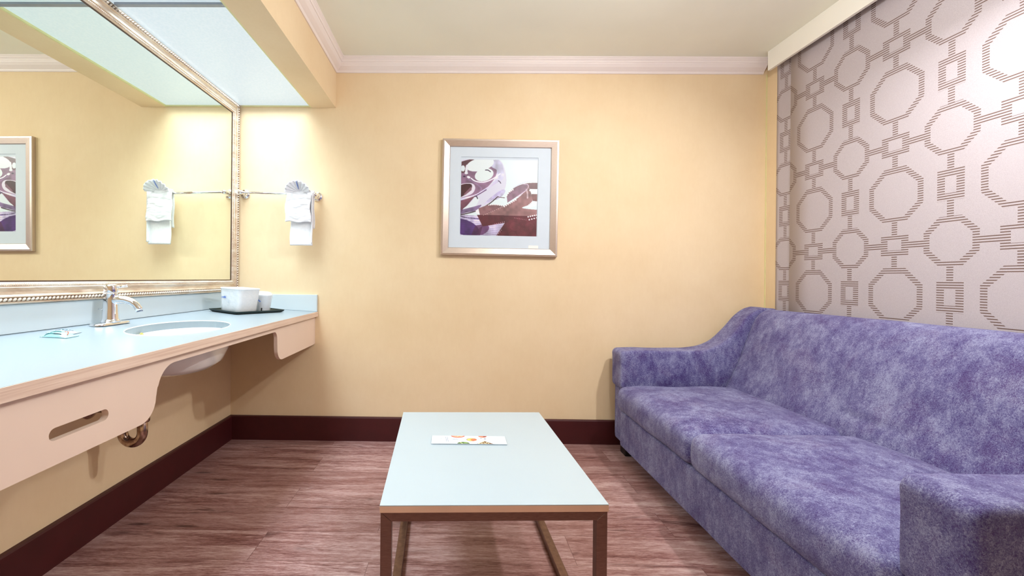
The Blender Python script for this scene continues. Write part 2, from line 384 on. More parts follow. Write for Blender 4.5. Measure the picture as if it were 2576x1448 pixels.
# dark sight-edge groove round the glass
m = MB(); g0, g1 = fw_-.0005, fw_+.004
m.box(-1.4165, -1.4135, my0+g0, my1-g0, mz0+g0, mz0+g1); m.box(-1.4165, -1.4135, my0+g0, my1-g0, mz1-g1, mz1-g0)
m.box(-1.4165, -1.4135, my0+g0, my0+g1, mz0+g1, mz1-g1); m.box(-1.4165, -1.4135, my1-g1, my1-g0, mz0+g1, mz1-g1)
s = m.build('sight_edge', DARKG); rel(s, mir)
# bead strip: outer rope beads and inner ribs (surface ornament of the frame)
def beads(d, h, step, ry, rz, rx, name, mat, tilt=0):
    m = MB(); 
    path = []
    ya, yb, za, zb_ = my0+d, my1-d, mz0+d, mz1-d
    nY = int((yb-ya)/step); nZ = int((zb_-za)/step)
    for i in range(nY+1): path += [((ya+(yb-ya)*i/nY), za, 0), ((ya+(yb-ya)*i/nY), zb_, 0)]
    for i in range(1, nZ): path += [(ya, za+(zb_-za)*i/nZ, 1), (yb, za+(zb_-za)*i/nZ, 1)]
    nn, mm = 8, 4
    for (y, z, o_) in path:
        vs_ = []
        a_, b_ = (ry, rz) if o_ == 0 else (rz, ry)
        for i in range(mm):
            ph = PI/2*i/mm
            for k in range(nn):
                th = 2*PI*k/nn; u, v = math.cos(th)*math.cos(ph), math.sin(th)*math.cos(ph)
                uu, v2 = (u*a_+tilt*v*b_, v*b_) if o_ == 0 else (u*a_, v*b_+tilt*u*a_)
                vs_.append((h+rx*math.sin(ph), y+uu, z+v2))
        vs_.append((h+rx, y, z))
        fs = [(i*nn+k, i*nn+(k+1) % nn, (i+1)*nn+(k+1) % nn, (i+1)*nn+k) for i in range(mm-1) for k in range(nn)]
        fs += [((mm-1)*nn+k, (mm-1)*nn+(k+1) % nn, mm*nn) for k in range(nn)]
        m.add(vs_, fs, True)
    o = m.build(name, mat, recalc=False); return o
rel(beads(.0143, -1.4035, .0152, .0058, .0062, .0078, 'rope_bead', SILVER, .55), mir)
rel(beads(.0605, -1.4085, .0072, .0026, .0055, .0035, 'rib_bead', SILVER), mir)
rel(MB().box(-1.4037, -1.4029, my0+.008, my1-.008, mz0+.0082, mz0+.0204).box(-1.4037, -1.4029, my0+.008, my1-.008, mz1-.0204, mz1-.0082)
    .box(-1.4037, -1.4029, my0+.0082, my0+.0204, mz0+.0204, mz1-.0204).box(-1.4037, -1.4029, my1-.0204, my1-.0082, mz0+.0204, mz1-.0204).build('bead_channel', GROOVE), mir)

# ------------------------------------------------------------------ vanity counter
def ct(x): return .828+(-.885-x)*.056          # top falls slightly towards the room
XB = -1.42; Y0 = .15
van = empty('vanity_counter', (-1.17, 1.5, 0), label='wall-hung white laminate vanity counter with cut-out apron under the framed mirror', cat='vanity counter')
SC = (-1.110, 1.795); SA, SB = .255, .145      # sink oval
ell = lambda a, b, n=64: [(SC[0]+b*math.cos(2*PI*k/n), SC[1]+a*math.sin(2*PI*k/n)) for k in range(n)]
rel(plate([(-.887, Y0), (-.887, YB-.002), (XL+.001, YB-.002), (XL+.001, Y0)], [ell(SA, SB)], lambda u, v, w_: (u, v, ct(u)-w_), .030, 'countertop', LAM_DIM), van)
rel(MB().box(-.8875, -.8845, Y0, YB-.0025, .7965, .8275).build('front_edge', EDGE), van)
rel(MB().box(XL+.001, XB, Y0, YB-.002, .859, .953).build('backsplash', LAM_LIT, bevel=.002), van)
v8 = MB().add([(x, y, z) for y in (2.838, YB-.001) for x, z in ((XB, ct(XB)+.0003), (-.887, ct(-.887)+.0003), (-.887, .937), (XB, .937))], [(0, 1, 2, 3), (7, 6, 5, 4), (0, 4, 5, 1), (1, 5, 6, 2), (2, 6, 7, 3), (3, 7, 4, 0)])
rel(v8.build('side_splash', LAM_LIT, bevel=.0015), van)
def arc(cx, cy, r, a0, a1, n=8): return [(cx+r*math.cos(math.radians(a0+(a1-a0)*i/n)), cy+r*math.sin(math.radians(a0+(a1-a0)*i/n))) for i in range(n+1)]
apr = [(Y0, .798), (Y0, .618)]+arc(1.268, .684, .066, -90, 0, 10)+arc(1.428, .690, .094-.0, 180, 118, 2)[:0]
apr += [(1.336, .690), (1.340, .712)]+arc(1.422, .690, .082, 165, 90, 10)
apr += [(2.190, .772)]+arc(2.212, .735, .037, 90, 0, 8)+[(2.252, .680)]+arc(2.318, .684, .066, 180, 270, 10)+[(2.838, .618), (2.838, .798)]
slot = arc(.993, .6885, .0145, 90, 270, 8)+arc(1.135, .6885, .0145, -90, 90, 8)
rel(plate(apr, [slot], lambda u, v, w_: (-.904-w_, u, v), .018, 'apron', APR), van)
rel(MB().box(-.922, -.903, 2.8385, YB-.001, .620, .798).build('end_strip', APR, bevel=.001), van)
rel(MB().box(-1.10, -1.00, Y0, YB-.01, .745, .790).build('support_rail', APR) if False else MB().box(XL+.001, XL+.02, Y0, YB-.01, .72, .8275).build('wall_cleat', APR), van)
# undermount bowl
bowl = MB(); N = 48; prof = [(1.0, -.030), (.985, -.045), (.93, -.09), (.80, -.135), (.60, -.158), (.30, -.168), (.09, -.170)]
def ring(k, dz, off=0):
    return [(SC[0]+(SB*k+off)*math.cos(2*PI*i/N), SC[1]+(SA*k+off)*math.sin(2*PI*i/N), ct(SC[0]+SB*k*math.cos(2*PI*i/N))+dz) for i in range(N)]
vs_ = []
for k, dz in prof: vs_ += ring(k, dz)
for k, dz in prof[::-1]: vs_ += ring(k, dz-.008, .008)
vs_ += ring(1.0, -.0305, .02)
R_ = len(vs_)//N
bowl.add(vs_, [(i*N+k, i*N+(k+1) % N, (i+1)*N+(k+1) % N, (i+1)*N+k) for i in range(R_-1) for k in range(N)], True)
snk = rel(bowl.build('sink_bowl', PORC, recalc=False), van)
b = snk.modifiers.new('n', 'WEIGHTED_NORMAL')
# pale bead between bowl and counter edge
pts = [(SC[0]+(SB+.001)*math.cos(2*PI*i/72), SC[1]+(SA+.001)*math.sin(2*PI*i/72), ct(SC[0]+SB*math.cos(2*PI*i/72))+.0002) for i in range(72)]
rel(MB().tube(pts, .0022, 6, closed=True).build('sink_rim', PORC), van)
rel(MB().lathe([(0, .0), (.022, .0), (.024, .002), (.020, .004), (.008, .0035), (0, .006)], 24, o=(SC[0], SC[1], ct(SC[0])-.172)).build('drain', CHROME), van)
rel(MB().lathe([(.008, -.001), (.0115, .001), (.0115, .003), (.008, .004), (.007, .001), (0, .001)], 20, ax='x', o=(SC[0]-SB*.93, 1.744, .812)).build('overflow_ring', BRASS), van)

# ------------------------------------------------------------------ P-trap under the sink
pt = empty('drain_trap', (-1.23, 1.745, .40), label='chromed P-trap drain pipe under the sink behind the apron', cat='drain pipe')
TX, TY = -1.236, 1.745; tx2 = TX-.080
U = [(TX, TY, .505)]+[(TX-.040+.040*math.cos(a), TY, .428-.042*math.sin(a)) for a in [PI*i/16 for i in range(17)]]+[(tx2, TY, .47)]
rel(MB().tube([(TX, TY, .76), (TX, TY, .66), (TX, TY, .50)], .016).build('tailpiece', PIPE), pt)
rel(MB().tube(U, .0185, 18).build('u_bend', PIPE), pt)
el = [(tx2, TY, .46), (tx2, TY, .485)]+[(tx2-.028+.028*math.cos(a), TY, .492+.028*math.sin(a)) for a in [PI/2*i/8 for i in range(9)]]+[(XL+.002, TY, .520)]
rel(MB().tube(el, .0165, 18).build('outlet_arm', PIPE), pt)
for x_, z_ in ((TX, .485), (tx2, .455)):
    rel(MB().lathe([(.0165, -.016), (.024, -.015), (.0255, -.008), (.0255, .008), (.024, .012), (.0165, .013)], 12, o=(x_, TY, z_)).build('slip_nut', PIPE), pt)
rel(MB().lathe([(.0165, .014), (.024, .013), (.040, .004), (.042, .0)], 28, ax='x', o=(XL+.001, TY, .520)).build('wall_flange', PIPE), pt)

# ------------------------------------------------------------------ faucet
fx, fy = -1.362, 1.737; fz = ct(fx)+.0016
fa = empty('basin_faucet', (fx, fy, fz), label='chrome single-handle faucet on an oval deck plate beside the sink', cat='faucet')
m = MB(); N = 40; pv_ = [(1.0, 0), (1.0, .004), (.95, .008), (.80, .0095), (.0001, .0095)]
vs_ = []
for k, h in pv_:
    for i in range(N):
        a = 2*PI*i/N; e_ = .060*(1 if math.sin(a) > 0 else -1)
        vs_.append(((.028*k*math.cos(a)), .052*k*math.sin(a)*(.5)+e_*min(1, k*1.0)*(1 if k > .01 else 0), h))
m.add(vs_, [(i*N+k, i*N+(k+1) % N, (i+1)*N+(k+1) % N, (i+1)*N+k) for i in range(len(pv_)-1) for k in range(N)], True)
m.build('deck_plate', CHROME, fa, recalc=False)
MB().lathe([(0, .009), (.0330, .009), (.0335, .014), (.0295, .017), (.0280, .022), (.0265, .060), (.0245, .095), (.0235, .118), (.0240, .120), (.0245, .124), (0, .124)], 32).build('body', CHROME, fa)
MB().lathe([(0, .1245), (.0230, .1245), (.0240, .128), (.0240, .150), (.0220, .156), (.014, .159), (0, .1595)], 32).build('handle_cap', CHROME, fa)
MB().tube([(.012, .004, .145), (.040, .016, .150), (.052, .021, .152)], [.0055, .0042, .0050], 12).build('lever', CHROME, fa)
sp = [(.010, 0, .093), (.030, .001, .098), (.055, .004, .097), (.078, .007, .089), (.094, .009, .076), (.104, .010, .063), (.108, .0105, .055)]
MB().tube(sp, [.0185, .0175, .0155, .0140, .0132, .0130, .0130], 20).build('spout', CHROME, fa)
MB().tube([(.1083, .0105, .0555), (.1095, .0107, .0500)], [.0112, .0108], 16).build('aerator', simple('aerator_grey', (120, 130, 150), .3, .6), fa)
MB().tube([(-.018, -.004, .058), (-.042, -.008, .060)], [.0030, .0038], 10).build('drain_lift_rod', CHROME, fa)

# ------------------------------------------------------------------ tray and what stands on it
tl = math.atan(.056)
tray = empty('serving_tray', (-1.200, 2.560, ct(-1.20)+.0015), label='shallow black rectangular tray lying askew in the counter corner', cat='tray')
ang = math.radians(-24)
tray.rotation_euler = (0, tl, 0); tray.rotation_euler.rotate(Matrix.Rotation(0, 3, 'X'))
tray.matrix_world = Matrix.Translation(tray.location) @ Matrix.Rotation(math.atan(.056), 4, 'Y') @ Matrix.Rotation(ang, 4, 'Z')
def rr(hx, hy, r, n=5):
    p = []
    for cx, cy, a0 in ((hx-r, hy-r, 0), (-hx+r, hy-r, 90), (-hx+r, -hy+r, 180), (hx-r, -hy+r, 270)): p += arc(cx, cy, r, a0, a0+90, n)
    return p
TW, TL = .112, .175
m = MB(); rings = [(.006, 0), (.0, .003)]; prof = [(.012, 0), (.004, .006), (.0, .014), (.003, .0145), (.007, .008), (.015, .003), (.04, .003)]
vs_ = []; K = None
for d, h in prof:
    p = rr(TW-d, TL-d, .012); K = len(p); vs_ += [(x, y, h) for x, y in p]
fs = [(i*K+k, i*K+(k+1) % K, (i+1)*K+(k+1) % K, (i+1)*K+k) for i in range(len(prof)-1) for k in range(K)]
fs += [tuple((len(prof)-1)*K+k for k in range(K)), tuple(range(K))[::-1]]
m.add(vs_, fs); m.build('tray_pan', TRAYM, tray)
TR = tray.matrix_world.copy()
def on_tray(x, y, rz=0): return TR @ Matrix.Translation((x, y, .0034)) @ Matrix.Rotation(rz, 4, 'Z')

def loft_rr(m, prof, r=.02, n=6, cap0=True, cap1=True, wob=0, seed=0):
    vs_ = []
    for hx, hy, z in prof:
        for x, y in rr(hx, hy, min(r, hx*.98, hy*.98), n):
            d = noise.noise(Vector((x*30+seed, y*30, z*30)))*wob
            l = math.hypot(x, y) or 1; vs_.append((x+x/l*d, y+y/l*d, z))
    K = len(rr(1, 1, .1, n))
    fs = [(i*K+k, i*K+(k+1) % K, (i+1)*K+(k+1) % K, (i+1)*K+k) for i in range(len(prof)-1) for k in range(K)]
    if cap0: fs.append(tuple(range(K))[::-1])
    if cap1: fs.append(tuple((len(prof)-1)*K+k for k in range(K)))
    return m.add(vs_, fs, True)
ib = empty('ice_bucket', label='white rectangular ice bucket with blue print, bigger of the wrapped items on the tray', cat='ice bucket')
ib.matrix_world = on_tray(.012, -.072, math.radians(8))
KB = .90
P1 = [(.066, .078, 0), (.069, .081, .010), (.073, .086, .06), (.076, .090, .105), (.078, .092, .128), (.080, .094, .130), (.080, .094, .136), (.074, .088, .137), (.072, .086, .128), (.066, .080, .020), (.05, .06, .012)]
P1 = [(a*KB, b_*KB, z*.985) for a, b_, z in P1]
loft_rr(MB(), P1, .022).build('bucket_shell', simple('white_bucket_plastic', (238, 242, 248), .3, var=.01), ib, recalc=False)
m = MB(); wpf = [(.068*KB, .080*KB, .004)]+[((.0705+.0085*z/.14)*KB+.001, (.0835+.0085*z/.14)*KB+.001, z) for z in np.linspace(.01, .125, 12)]
loft_rr(m, wpf, .022, cap0=False, cap1=False, wob=.0022); m.build('plastic_wrap', WRAP, ib)
def pmark(parent, name, mat, quads, f):
    m = MB()
    for (a, b, c_, d) in quads:
        m.add([f(a, c_), f(b, c_), f(b, d), f(a, d)], [(0, 1, 2, 3)])
    return m.build(name, mat, parent)
# blue lettering-like mark and grey crease lines on the room-facing side (-Y local face)
fz_ = lambda u, z: (u, -(.0835+.0088*z/.13)*KB-.0045, z)
pmark(ib, 'blue_print', BLUE, [(-.048, -.045, .078, .085), (-.043, -.040, .080, .084), (-.038, -.034, .077, .086), (-.031, -.024, .077, .088), (-.022, -.019, .077, .086)], fz_)
pmark(ib, 'small_print', GREY, [(-.010, -.006, .066, .069), (-.005, -.001, .060, .064), (.0, .003, .054, .059)], fz_)
cup = empty('wrapped_cup', label='plastic cup in a clear rounded wrapper, smaller item at the right end of the tray', cat='cup')
cup.matrix_world = on_tray(.020, .088) @ Matrix.Diagonal((1.12, 1.12, 1, 1))
MB().lathe([(0, 0), (.030, 0), (.031, .004), (.036, .060), (.039, .092), (.0405, .094), (.039, .095), (.037, .092), (.030, .010), (0, .008)], 30).build('cup_shell', simple('frosted_cup', (232, 238, 248), .25, var=.01, Alpha=.85), cup)
m = MB(); pr_ = [(.034, .001), (.038, .02), (.041, .06), (.045, .092), (.042, .104), (.034, .112), (.020, .116), (.003, .117)]
m.lathe(pr_, 30); m.v = [(x+noise.noise(Vector((x*40, y*40, z*40)))*.003, y+noise.noise(Vector((x*40, y*40, z*40+9)))*.003, z) for x, y, z in m.v]
m.build('plastic_wrap', WRAP, cup)
pmark(cup, 'blue_print', BLUE, [(-2.05, -1.97, .060, .064), (-1.95, -1.85, .061, .067), (-1.83, -1.72, .056, .064), (-1.70, -1.62, .055, .061)], lambda a, z: (.0435*math.cos(a+.55), .0435*math.sin(a+.55), z))
pin = empty('stir_stick', label='tiny black stick poking up from the tray between bucket and cup', cat='stirrer')
pin.matrix_world = on_tray(.080, .022)
MB().rbox(-.003, .003, -.003, .003, 0, .024, .001, 4).build('stick', BLACK, pin)

# ------------------------------------------------------------------ wrapped soaps
def soap(name, x, y, rz, label, teal, L=.052, W=.032, H=.011):
    r = empty(name, label=label, cat='soap')
    r.matrix_world = Matrix.Translation((x, y, ct(x)+.001)) @ Matrix.Rotation(math.atan(.056), 4, 'Y') @ Matrix.Rotation(rz, 4, 'Z')
    m = MB(); NU, NV = 24, 14; vt = []
    for sgn in (1, 0):
        for i in range(NU+1):
            for j in range(NV+1):
                u, v = -1+2*i/NU, -1+2*j/NV
                e_ = max(0, 1-(u/.80)**4)*max(0, 1-v**4)
                wd = W*(1-.16*(1-abs(u))**2 if False else (1-.10*(1-u*u)*-1 if False else 1))
                z = H*e_*sgn*1.25+(.001 if sgn else 0)+(.0012*math.sin(u*40)*(abs(u) > .8) if sgn else 0)
                vt.append((u*L, v*wd*(1 if abs(u) < .8 else 1.05), z))
    Q = (NU+1)*(NV+1); fs = []
    for s_ in (0, 1):
        for i in range(NU):
            for j in range(NV):
                a = s_*Q+i*(NV+1)+j; q = (a, a+NV+1, a+NV+2, a+1); fs.append(q if s_ == 0 else q[::-1])
    ed = [i*(NV+1) for i in range(NU+1)]+[NU*(NV+1)+j for j in range(1, NV+1)]+[i*(NV+1)+NV for i in range(NU-1, -1, -1)]+[j for j in range(NV-1, 0, -1)]
    for i in range(len(ed)): a, b_ = ed[i], ed[(i+1) % len(ed)]; fs.append((a, b_, b_+Q, a+Q))
    m.add(vt, fs, True)
    m.build('wrapper', simple('wrapper_film', (150, 196, 200), .25, var=.08, vs_=60) if teal else simple('pale_wrapper', (168, 184, 192), .25, var=.05, vs_=60), r)
    zt = lambda u, v: (u*L, v*W, H*max(0, 1-(u/.8)**4)*max(0, 1-v**4)*1.25+.0022)
    def mk(nm, mat, segs, w2):
        m = MB()
        for pts in segs: m.tube([zt(*p) for p in pts], w2, 6)
        return m.build(nm, mat, r)
    if teal:
        mk('teal_print', TEAL, [[(-.8+.1*i, -.72) for i in range(9)], [(-.8+.1*i, .70) for i in range(10)], [(-.8, -.72+.1*i) for i in range(15)], [(-.55, -.3), (-.5, .1), (-.42, .3)], [(-.3, -.3), (-.22, .3)], [(-.1, 0), (.0, .1), (.1, 0)]], .0011)
        mk('orange_print', ORANGE, [[(.15+.08*i, .70-.02*i*i) for i in range(8)], [(.2, .4), (.3, .8)]], .0013)
        mk('dark_print', simple('dark_ink', (38, 44, 60), .5), [[(-.1+.08*i, -.74) for i in range(8)]], .0013)
    else:
        mk('grey_print', GREY, [[(-.6, .0), (-.3, .05)], [(.3, .3), (.6, .2)], [(-.1, .3), (.1, .35)], [(.1, -.3), (.5, -.4)]], .0009)
        mk('teal_print', TEAL, [[(-.5, .5), (-.4, .55)], [(-.25, .5), (-.15, .55)], [(.0, .5), (.1, .55)]], .0012)
soap('soap_packet', -1.275, 1.415, math.radians(6), 'small soap in a teal printed wrapper on the counter left of the faucet', True, L=.040, W=.026)
soap('soap_packet', -1.325, 1.487, math.radians(14), 'pale wrapped soap lying just behind the teal printed packet left of the faucet', False, L=.042, W=.020, H=.006)

# ------------------------------------------------------------------ towel bar and towel
tb = empty('towel_bar', (-1.13, YB, 1.58), label='short chrome towel bar with round rosettes beside the mirror', cat='towel bar')
BY = 2.790; zl, zr = 1.583, 1.570
for x_, z_ in ((-1.364, zl), (-.893, zr)):
    rel(MB().lathe([(0, 0), (.031, 0), (.0315, -.004), (.027, -.010), (.019, -.013), (.016, -.020), (.018, -.023), (.012, -.027), (.0085, -.035), (.0075, -.052)], 30, ax='y', o=(x_, YB, z_)).build('rosette', CHROME), tb)
    rel(MB().lathe([(0, -.017), (.009, -.015), (.0135, -.008), (.0145, 0), (.0135, .008), (.009, .015), (0, .017)], 20, ax='x', o=(x_, BY, z_)).build('post_knob', CHROME), tb)
rel(MB().tube([(-1.362, BY, zl), (-.895, BY, zr)], .0075, 16).build('bar', CHROME), tb)
tw = empty('hand_towel', (-.985, BY, 1.58), label='white hand towel folded into a fan hanging on the towel bar', cat='towel')
def cloth(fn, nu, nv, th, name, mat, parent, sub=0):
    m = MB(); vs_ = [fn(i/nu, j/nv) for i in range(nu+1) for j in range(nv+1)]
    m.add(vs_, [(i*(nv+1)+j, (i+1)*(nv+1)+j, (i+1)*(nv+1)+j+1, i*(nv+1)+j+1) for i in range(nu) for j in range(nv)], True)
    o = m.build(name, mat); s_ = o.modifiers.new('s', 'SOLIDIFY'); s_.thickness = th; s_.offset = 0
    return rel(o, parent)
xc = -.973
def drape(u, v):       # u across, v: 0 back bottom -> over the bar -> 1 front bottom
    back, front = .22, .328; tot = back+front+.04; s_ = v*tot
    x = xc+.002+(u-.5)*(.142-.012*max(0, (s_-back-.1)))+.004
    if s_ < back: y, z = BY+.014, 1.576-(back-s_)
    elif s_ < back+.04:
        a = (s_-back)/.04*PI; y, z = BY+.014*math.cos(a), 1.576+.014*math.sin(a)
    else: y, z = BY-.014-.010*min(1, (s_-back-.04)/.3), 1.576-(s_-back-.04)
    return (x+.003*math.sin(v*19), y-.004*math.sin(u*7+v*5), z)
cloth(drape, 18, 60, .010, 'lower_drape', TERRY, tw)
def drape2(u, v):
    z = 1.590-v*.195; y = BY-.030-.016*math.sin(min(1, v*1.5)*PI*.5)-.006*noise.noise(Vector((u*1.6, v*9+u*1.2, 3)))-.003*noise.noise(Vector((u*5, v*22, 1)))
    x = xc-.008+(u-.5)*(.150+.008*v)+.004*math.sin(v*9)
    return (x, y-.008*math.cos((u-.5)*PI), z-.006*u+.004*math.sin(u*9))
cloth(drape2, 40, 60, .009, 'upper_fold', TERRY, tw)
cloth(lambda u, v: (xc+.066+.010*u, BY-.012-.026*u, 1.585-v*.320-.004*u), 4, 30, .006, 'side_fold', TERRY, tw)
def fan(u, v):
    th = math.radians(-86+172*u); r_ = .006+.074*v; pl = .0045*math.sin(u*PI*18)*v; tt = .92
    d = Vector((math.sin(th), -math.sin(tt)*math.cos(th)*.95, math.cos(tt)*math.cos(th)*1.0)); nrm = Vector((0, -math.cos(tt), -math.sin(tt)))
    p = Vector((xc-.004, BY-.030, 1.578))+d*r_*1.0+nrm*pl
    p.y -= .030*v*v*abs(math.sin(th)); return tuple(p+Vector((0, 0, .014*v*math.cos(th)-.010*v*abs(math.sin(th)))))
cloth(fan, 132, 10, .004, 'fan_fold', TERRY, tw)
cloth(lambda u, v: (xc-.004+(u-.5)*.005*(1-abs(v-.5)*1.6), BY-.094+.042*v, 1.634-.040*v), 4, 6, .004, 'fan_slit', SLIT, tw)

# ------------------------------------------------------------------ framed picture
pic = empty('framed_picture', (.2805, YB, 1.569), label='square brushed silver framed film-reel photograph on the cream back wall', cat='picture')
pic.rotation_euler = (0, math.radians(.62), 0)
H_ = .372; fwp = .050
fpp = [(0, -.001), (0, -.026), (.002, -.029), (.012, -.030), (.046, -.022), (.048, -.019), (fwp, -.016), (fwp, -.001)]
m = MB(); n = len(fpp)
vs_ = [(sx_*(H_-d), h, sz_*(H_-d)) for sx_, sz_ in ((-1, -1), (1, -1), (1, 1), (-1, 1)) for d, h in fpp]
m.add(vs_, [(k*n+i, k*n+(i+1) % n, ((k+1) % 4)*n+(i+1) % n, ((k+1) % 4)*n+i) for k in range(4) for i in range(n)]); m.build('frame', NICKEL, pic)
mo = .2445; hi_ = H_-fwp+.001
wx, wz0, wz1 = .246, -.245, .262
mout = [(-hi_, -hi_), (hi_, -hi_), (hi_, hi_), (-hi_, hi_)]
px0, px1, pz0, pz1 = -.249, .240, -.242, .244
o = plate(mout, [[(px0-.003, pz0-.001), (px1+.003, pz0-.001), (px1+.003, pz1+.016), (px0-.003, pz1+.016)]], lambda u, v, w_: (u, -.014+w_, v), .003, 'mat_board', MATB, pic)
MB().box(px0-.02, px1+.02, -.0105, -.0065, pz0-.02, pz1+.025).build('print_paper', MATB, pic)
MB().box(.190, .252, -.0152, -.0142, -hi_+.003, -hi_+.022).build('label_tag', PAPER, pic)
# --- raster helpers for printed art (vertex colours on a fine grid)
class Art:
    def __init__(s, w_, h_, bg):
        s.w, s.h = w_, h_; s.a = np.zeros((h_, w_, 3)); s.a[:] = bg
        s.X, s.Y = np.meshgrid((np.arange(w_)+.5)/w_, (np.arange(h_)+.5)/h_)
    def put(s, mask, col, al=1.0):
        col = np.array(col, float); mk = mask.astype(float)*al; s.a = s.a*(1-mk[..., None])+col*mk[..., None]; return s
    def poly(s, pts):
        ins = np.zeros_like(s.X, bool); n = len(pts)
        for i in range(n):
            x1, y1 = pts[i]; x2, y2 = pts[(i+1) % n]
            if y1 == y2: continue
            c_ = ((y1 > s.Y) != (y2 > s.Y)) & (s.X < (x2-x1)*(s.Y-y1)/(y2-y1)+x1); ins ^= c_
        return ins
    def ell(s, cx, cy, rx, ry, ang=0):
        a = math.radians(ang); dx, dy = s.X-cx, s.Y-cy; u = dx*math.cos(a)+dy*math.sin(a); v = -dx*math.sin(a)+dy*math.cos(a)
        return (u/rx)**2+(v/ry)**2 < 1
    def line(s, pts, wd):
        m_ = np.zeros_like(s.X, bool)
        for (x1, y1), (x2, y2) in zip(pts[:-1], pts[1:]):
            L = (x2-x1)**2+(y2-y1)**2+1e-12; tt = np.clip(((s.X-x1)*(x2-x1)+(s.Y-y1)*(y2-y1))/L, 0, 1)
            m_ |= (s.X-x1-tt*(x2-x1))**2+(s.Y-y1-tt*(y2-y1))**2 < wd*wd
        return m_
    def dots(s, pts, r):
        m_ = np.zeros_like(s.X, bool)
        for x, y in pts: m_ |= (s.X-x)**2+(s.Y-y)**2 < r*r
        return m_
    def mesh(s, name, mapf, mat, parent):
        w_, h_ = s.w, s.h
        vs_ = [mapf(i/(w_), j/(h_)) for j in range(h_+1) for i in range(w_+1)]
        fs = [(j*(w_+1)+i, (j+1)*(w_+1)+i, (j+1)*(w_+1)+i+1, j*(w_+1)+i+1) for j in range(h_) for i in range(w_)]
        me = bpy.data.meshes.new(name); me.from_pydata(vs_, [], fs)
        at = me.color_attributes.new('art', 'FLOAT_COLOR', 'CORNER')
        col = np.clip(s.a/255, 0, 1); col = np.where(col <= .04045, col/12.92, ((col+.055)/1.055)**2.4)
        buf = np.ones((h_*w_, 4, 4)); buf[:, :, :3] = col.reshape(-1, 1, 3); at.data.foreach_set('color', buf.ravel())
        me.materials.append(mat); o = bpy.data.objects.new(name, me); C.objects.link(o); o.parent = parent; return o
def q(*p): return [((x-75)/1345, (y-55)/1345) for x, y in p]     # crop pixels of the print -> unit square
def bez(p, n=14):
    """smooth curve through points"""
    out = []
    P0 = [p[0]]+list(p)+[p[-1]]
    for i in range(1, len(P0)-2):
        for k in range(n):
            t_ = k/n; a, b_, c_, d = P0[i-1], P0[i], P0[i+1], P0[i+2]
            out.append(tuple(.5*((2*b_[j])+(-a[j]+c_[j])*t_+(2*a[j]-5*b_[j]+4*c_[j]-d[j])*t_**2+(-a[j]+3*b_[j]-3*c_[j]+d[j])*t_**3) for j in (0, 1)))
    return out+[p[-1]]
A_ = Art(330, 330, (222, 238, 244))
nz = rng.random((330, 330)); X_, Y_ = A_.X, A_.Y
# wooden desk, lower left
desk = A_.poly(q((40, 1030), (420, 1060), (470, 1215), (850, 1180), (700, 1420), (40, 1420)))
A_.put(desk, (206, 200, 232))
A_.put(desk & A_.ell(.06, .90, .20, .10, 20), (56, 22, 92), .9); A_.put(desk & A_.ell(.30, .93, .09, .05, -35), (92, 40, 92), .8)
A_.put(desk & (np.sin(Y_*260+np.sin(X_*9)*3) > .6), (96, 60, 130), .35)
A_.put(A_.poly(q((260, 1420), (340, 1230), (480, 1200), (420, 1420))), (70, 28, 66), .75)
# reel: bright rim disc, darker body, holes
A_.put(A_.poly(bez(q((60, 60), (400, 40), (740, 55), (860, 300), (850, 560), (700, 740), (520, 860), (330, 960), (60, 1045)))+q((60, 60))), (214, 216, 236))
A_.put(A_.poly(bez(q((730, 55), (800, 150), (830, 330), (780, 420), (640, 470), (600, 250), (560, 60)))), (178, 178, 214), .55)
A_.put(A_.poly(bez(q((60, 100), (260, 45), (420, 55), (620, 190), (700, 250), (640, 420), (420, 640), (60, 760)))), (132, 100, 130))
A_.put(A_.poly(bez(q((60, 100), (250, 50), (340, 70), (200, 150), (150, 280), (60, 300)))), (84, 50, 60))
A_.put(A_.ell(.245, .065, .185, .085, -14), (226, 238, 244))
A_.put(A_.ell(.30, .20, .125, .082, -18), (224, 238, 242)); A_.put(A_.line(q((500, 240), (545, 238), (590, 268)), .006), (48, 30, 60))
A_.put(A_.ell(.02, .12, .028, .04), (220, 234, 242))
A_.put(A_.line(bez(q((175, 170), (165, 230), (160, 300))), .016), (226, 232, 244)); A_.put(A_.ell(.065, .18, .024, .015), (228, 232, 244)); A_.put(A_.ell(.097, .235, .024, .015, 15), (236, 238, 248)); A_.put(A_.ell(.04, .225, .016, .010), (46, 20, 60))
A_.put(A_.line(bez(q((250, 390), (330, 440), (470, 455), (620, 400), (760, 300))), .008), (236, 236, 250))
A_.put(A_.line(bez(q((190, 400), (300, 460), (430, 560), (400, 640))), .01), (150, 120, 160), .8)
# hub
A_.put(A_.poly(bez(q((50, 500), (180, 475), (290, 490), (325, 570), (260, 670), (50, 745)))), (226, 222, 240))
A_.put(A_.poly(bez(q((50, 520), (150, 490), (250, 495), (265, 560), (200, 650), (50, 740)))), (62, 16, 28))
A_.put(A_.poly(q((265, 520), (262, 600), (150, 690), (120, 680))), (120, 84, 100), .9)
A_.put(A_.line(bez(q((60, 760), (330, 690), (520, 570), (700, 450))), .011), (206, 200, 232)); A_.put(A_.line(bez(q((60, 800), (300, 720), (520, 590))), .006), (96, 60, 110))
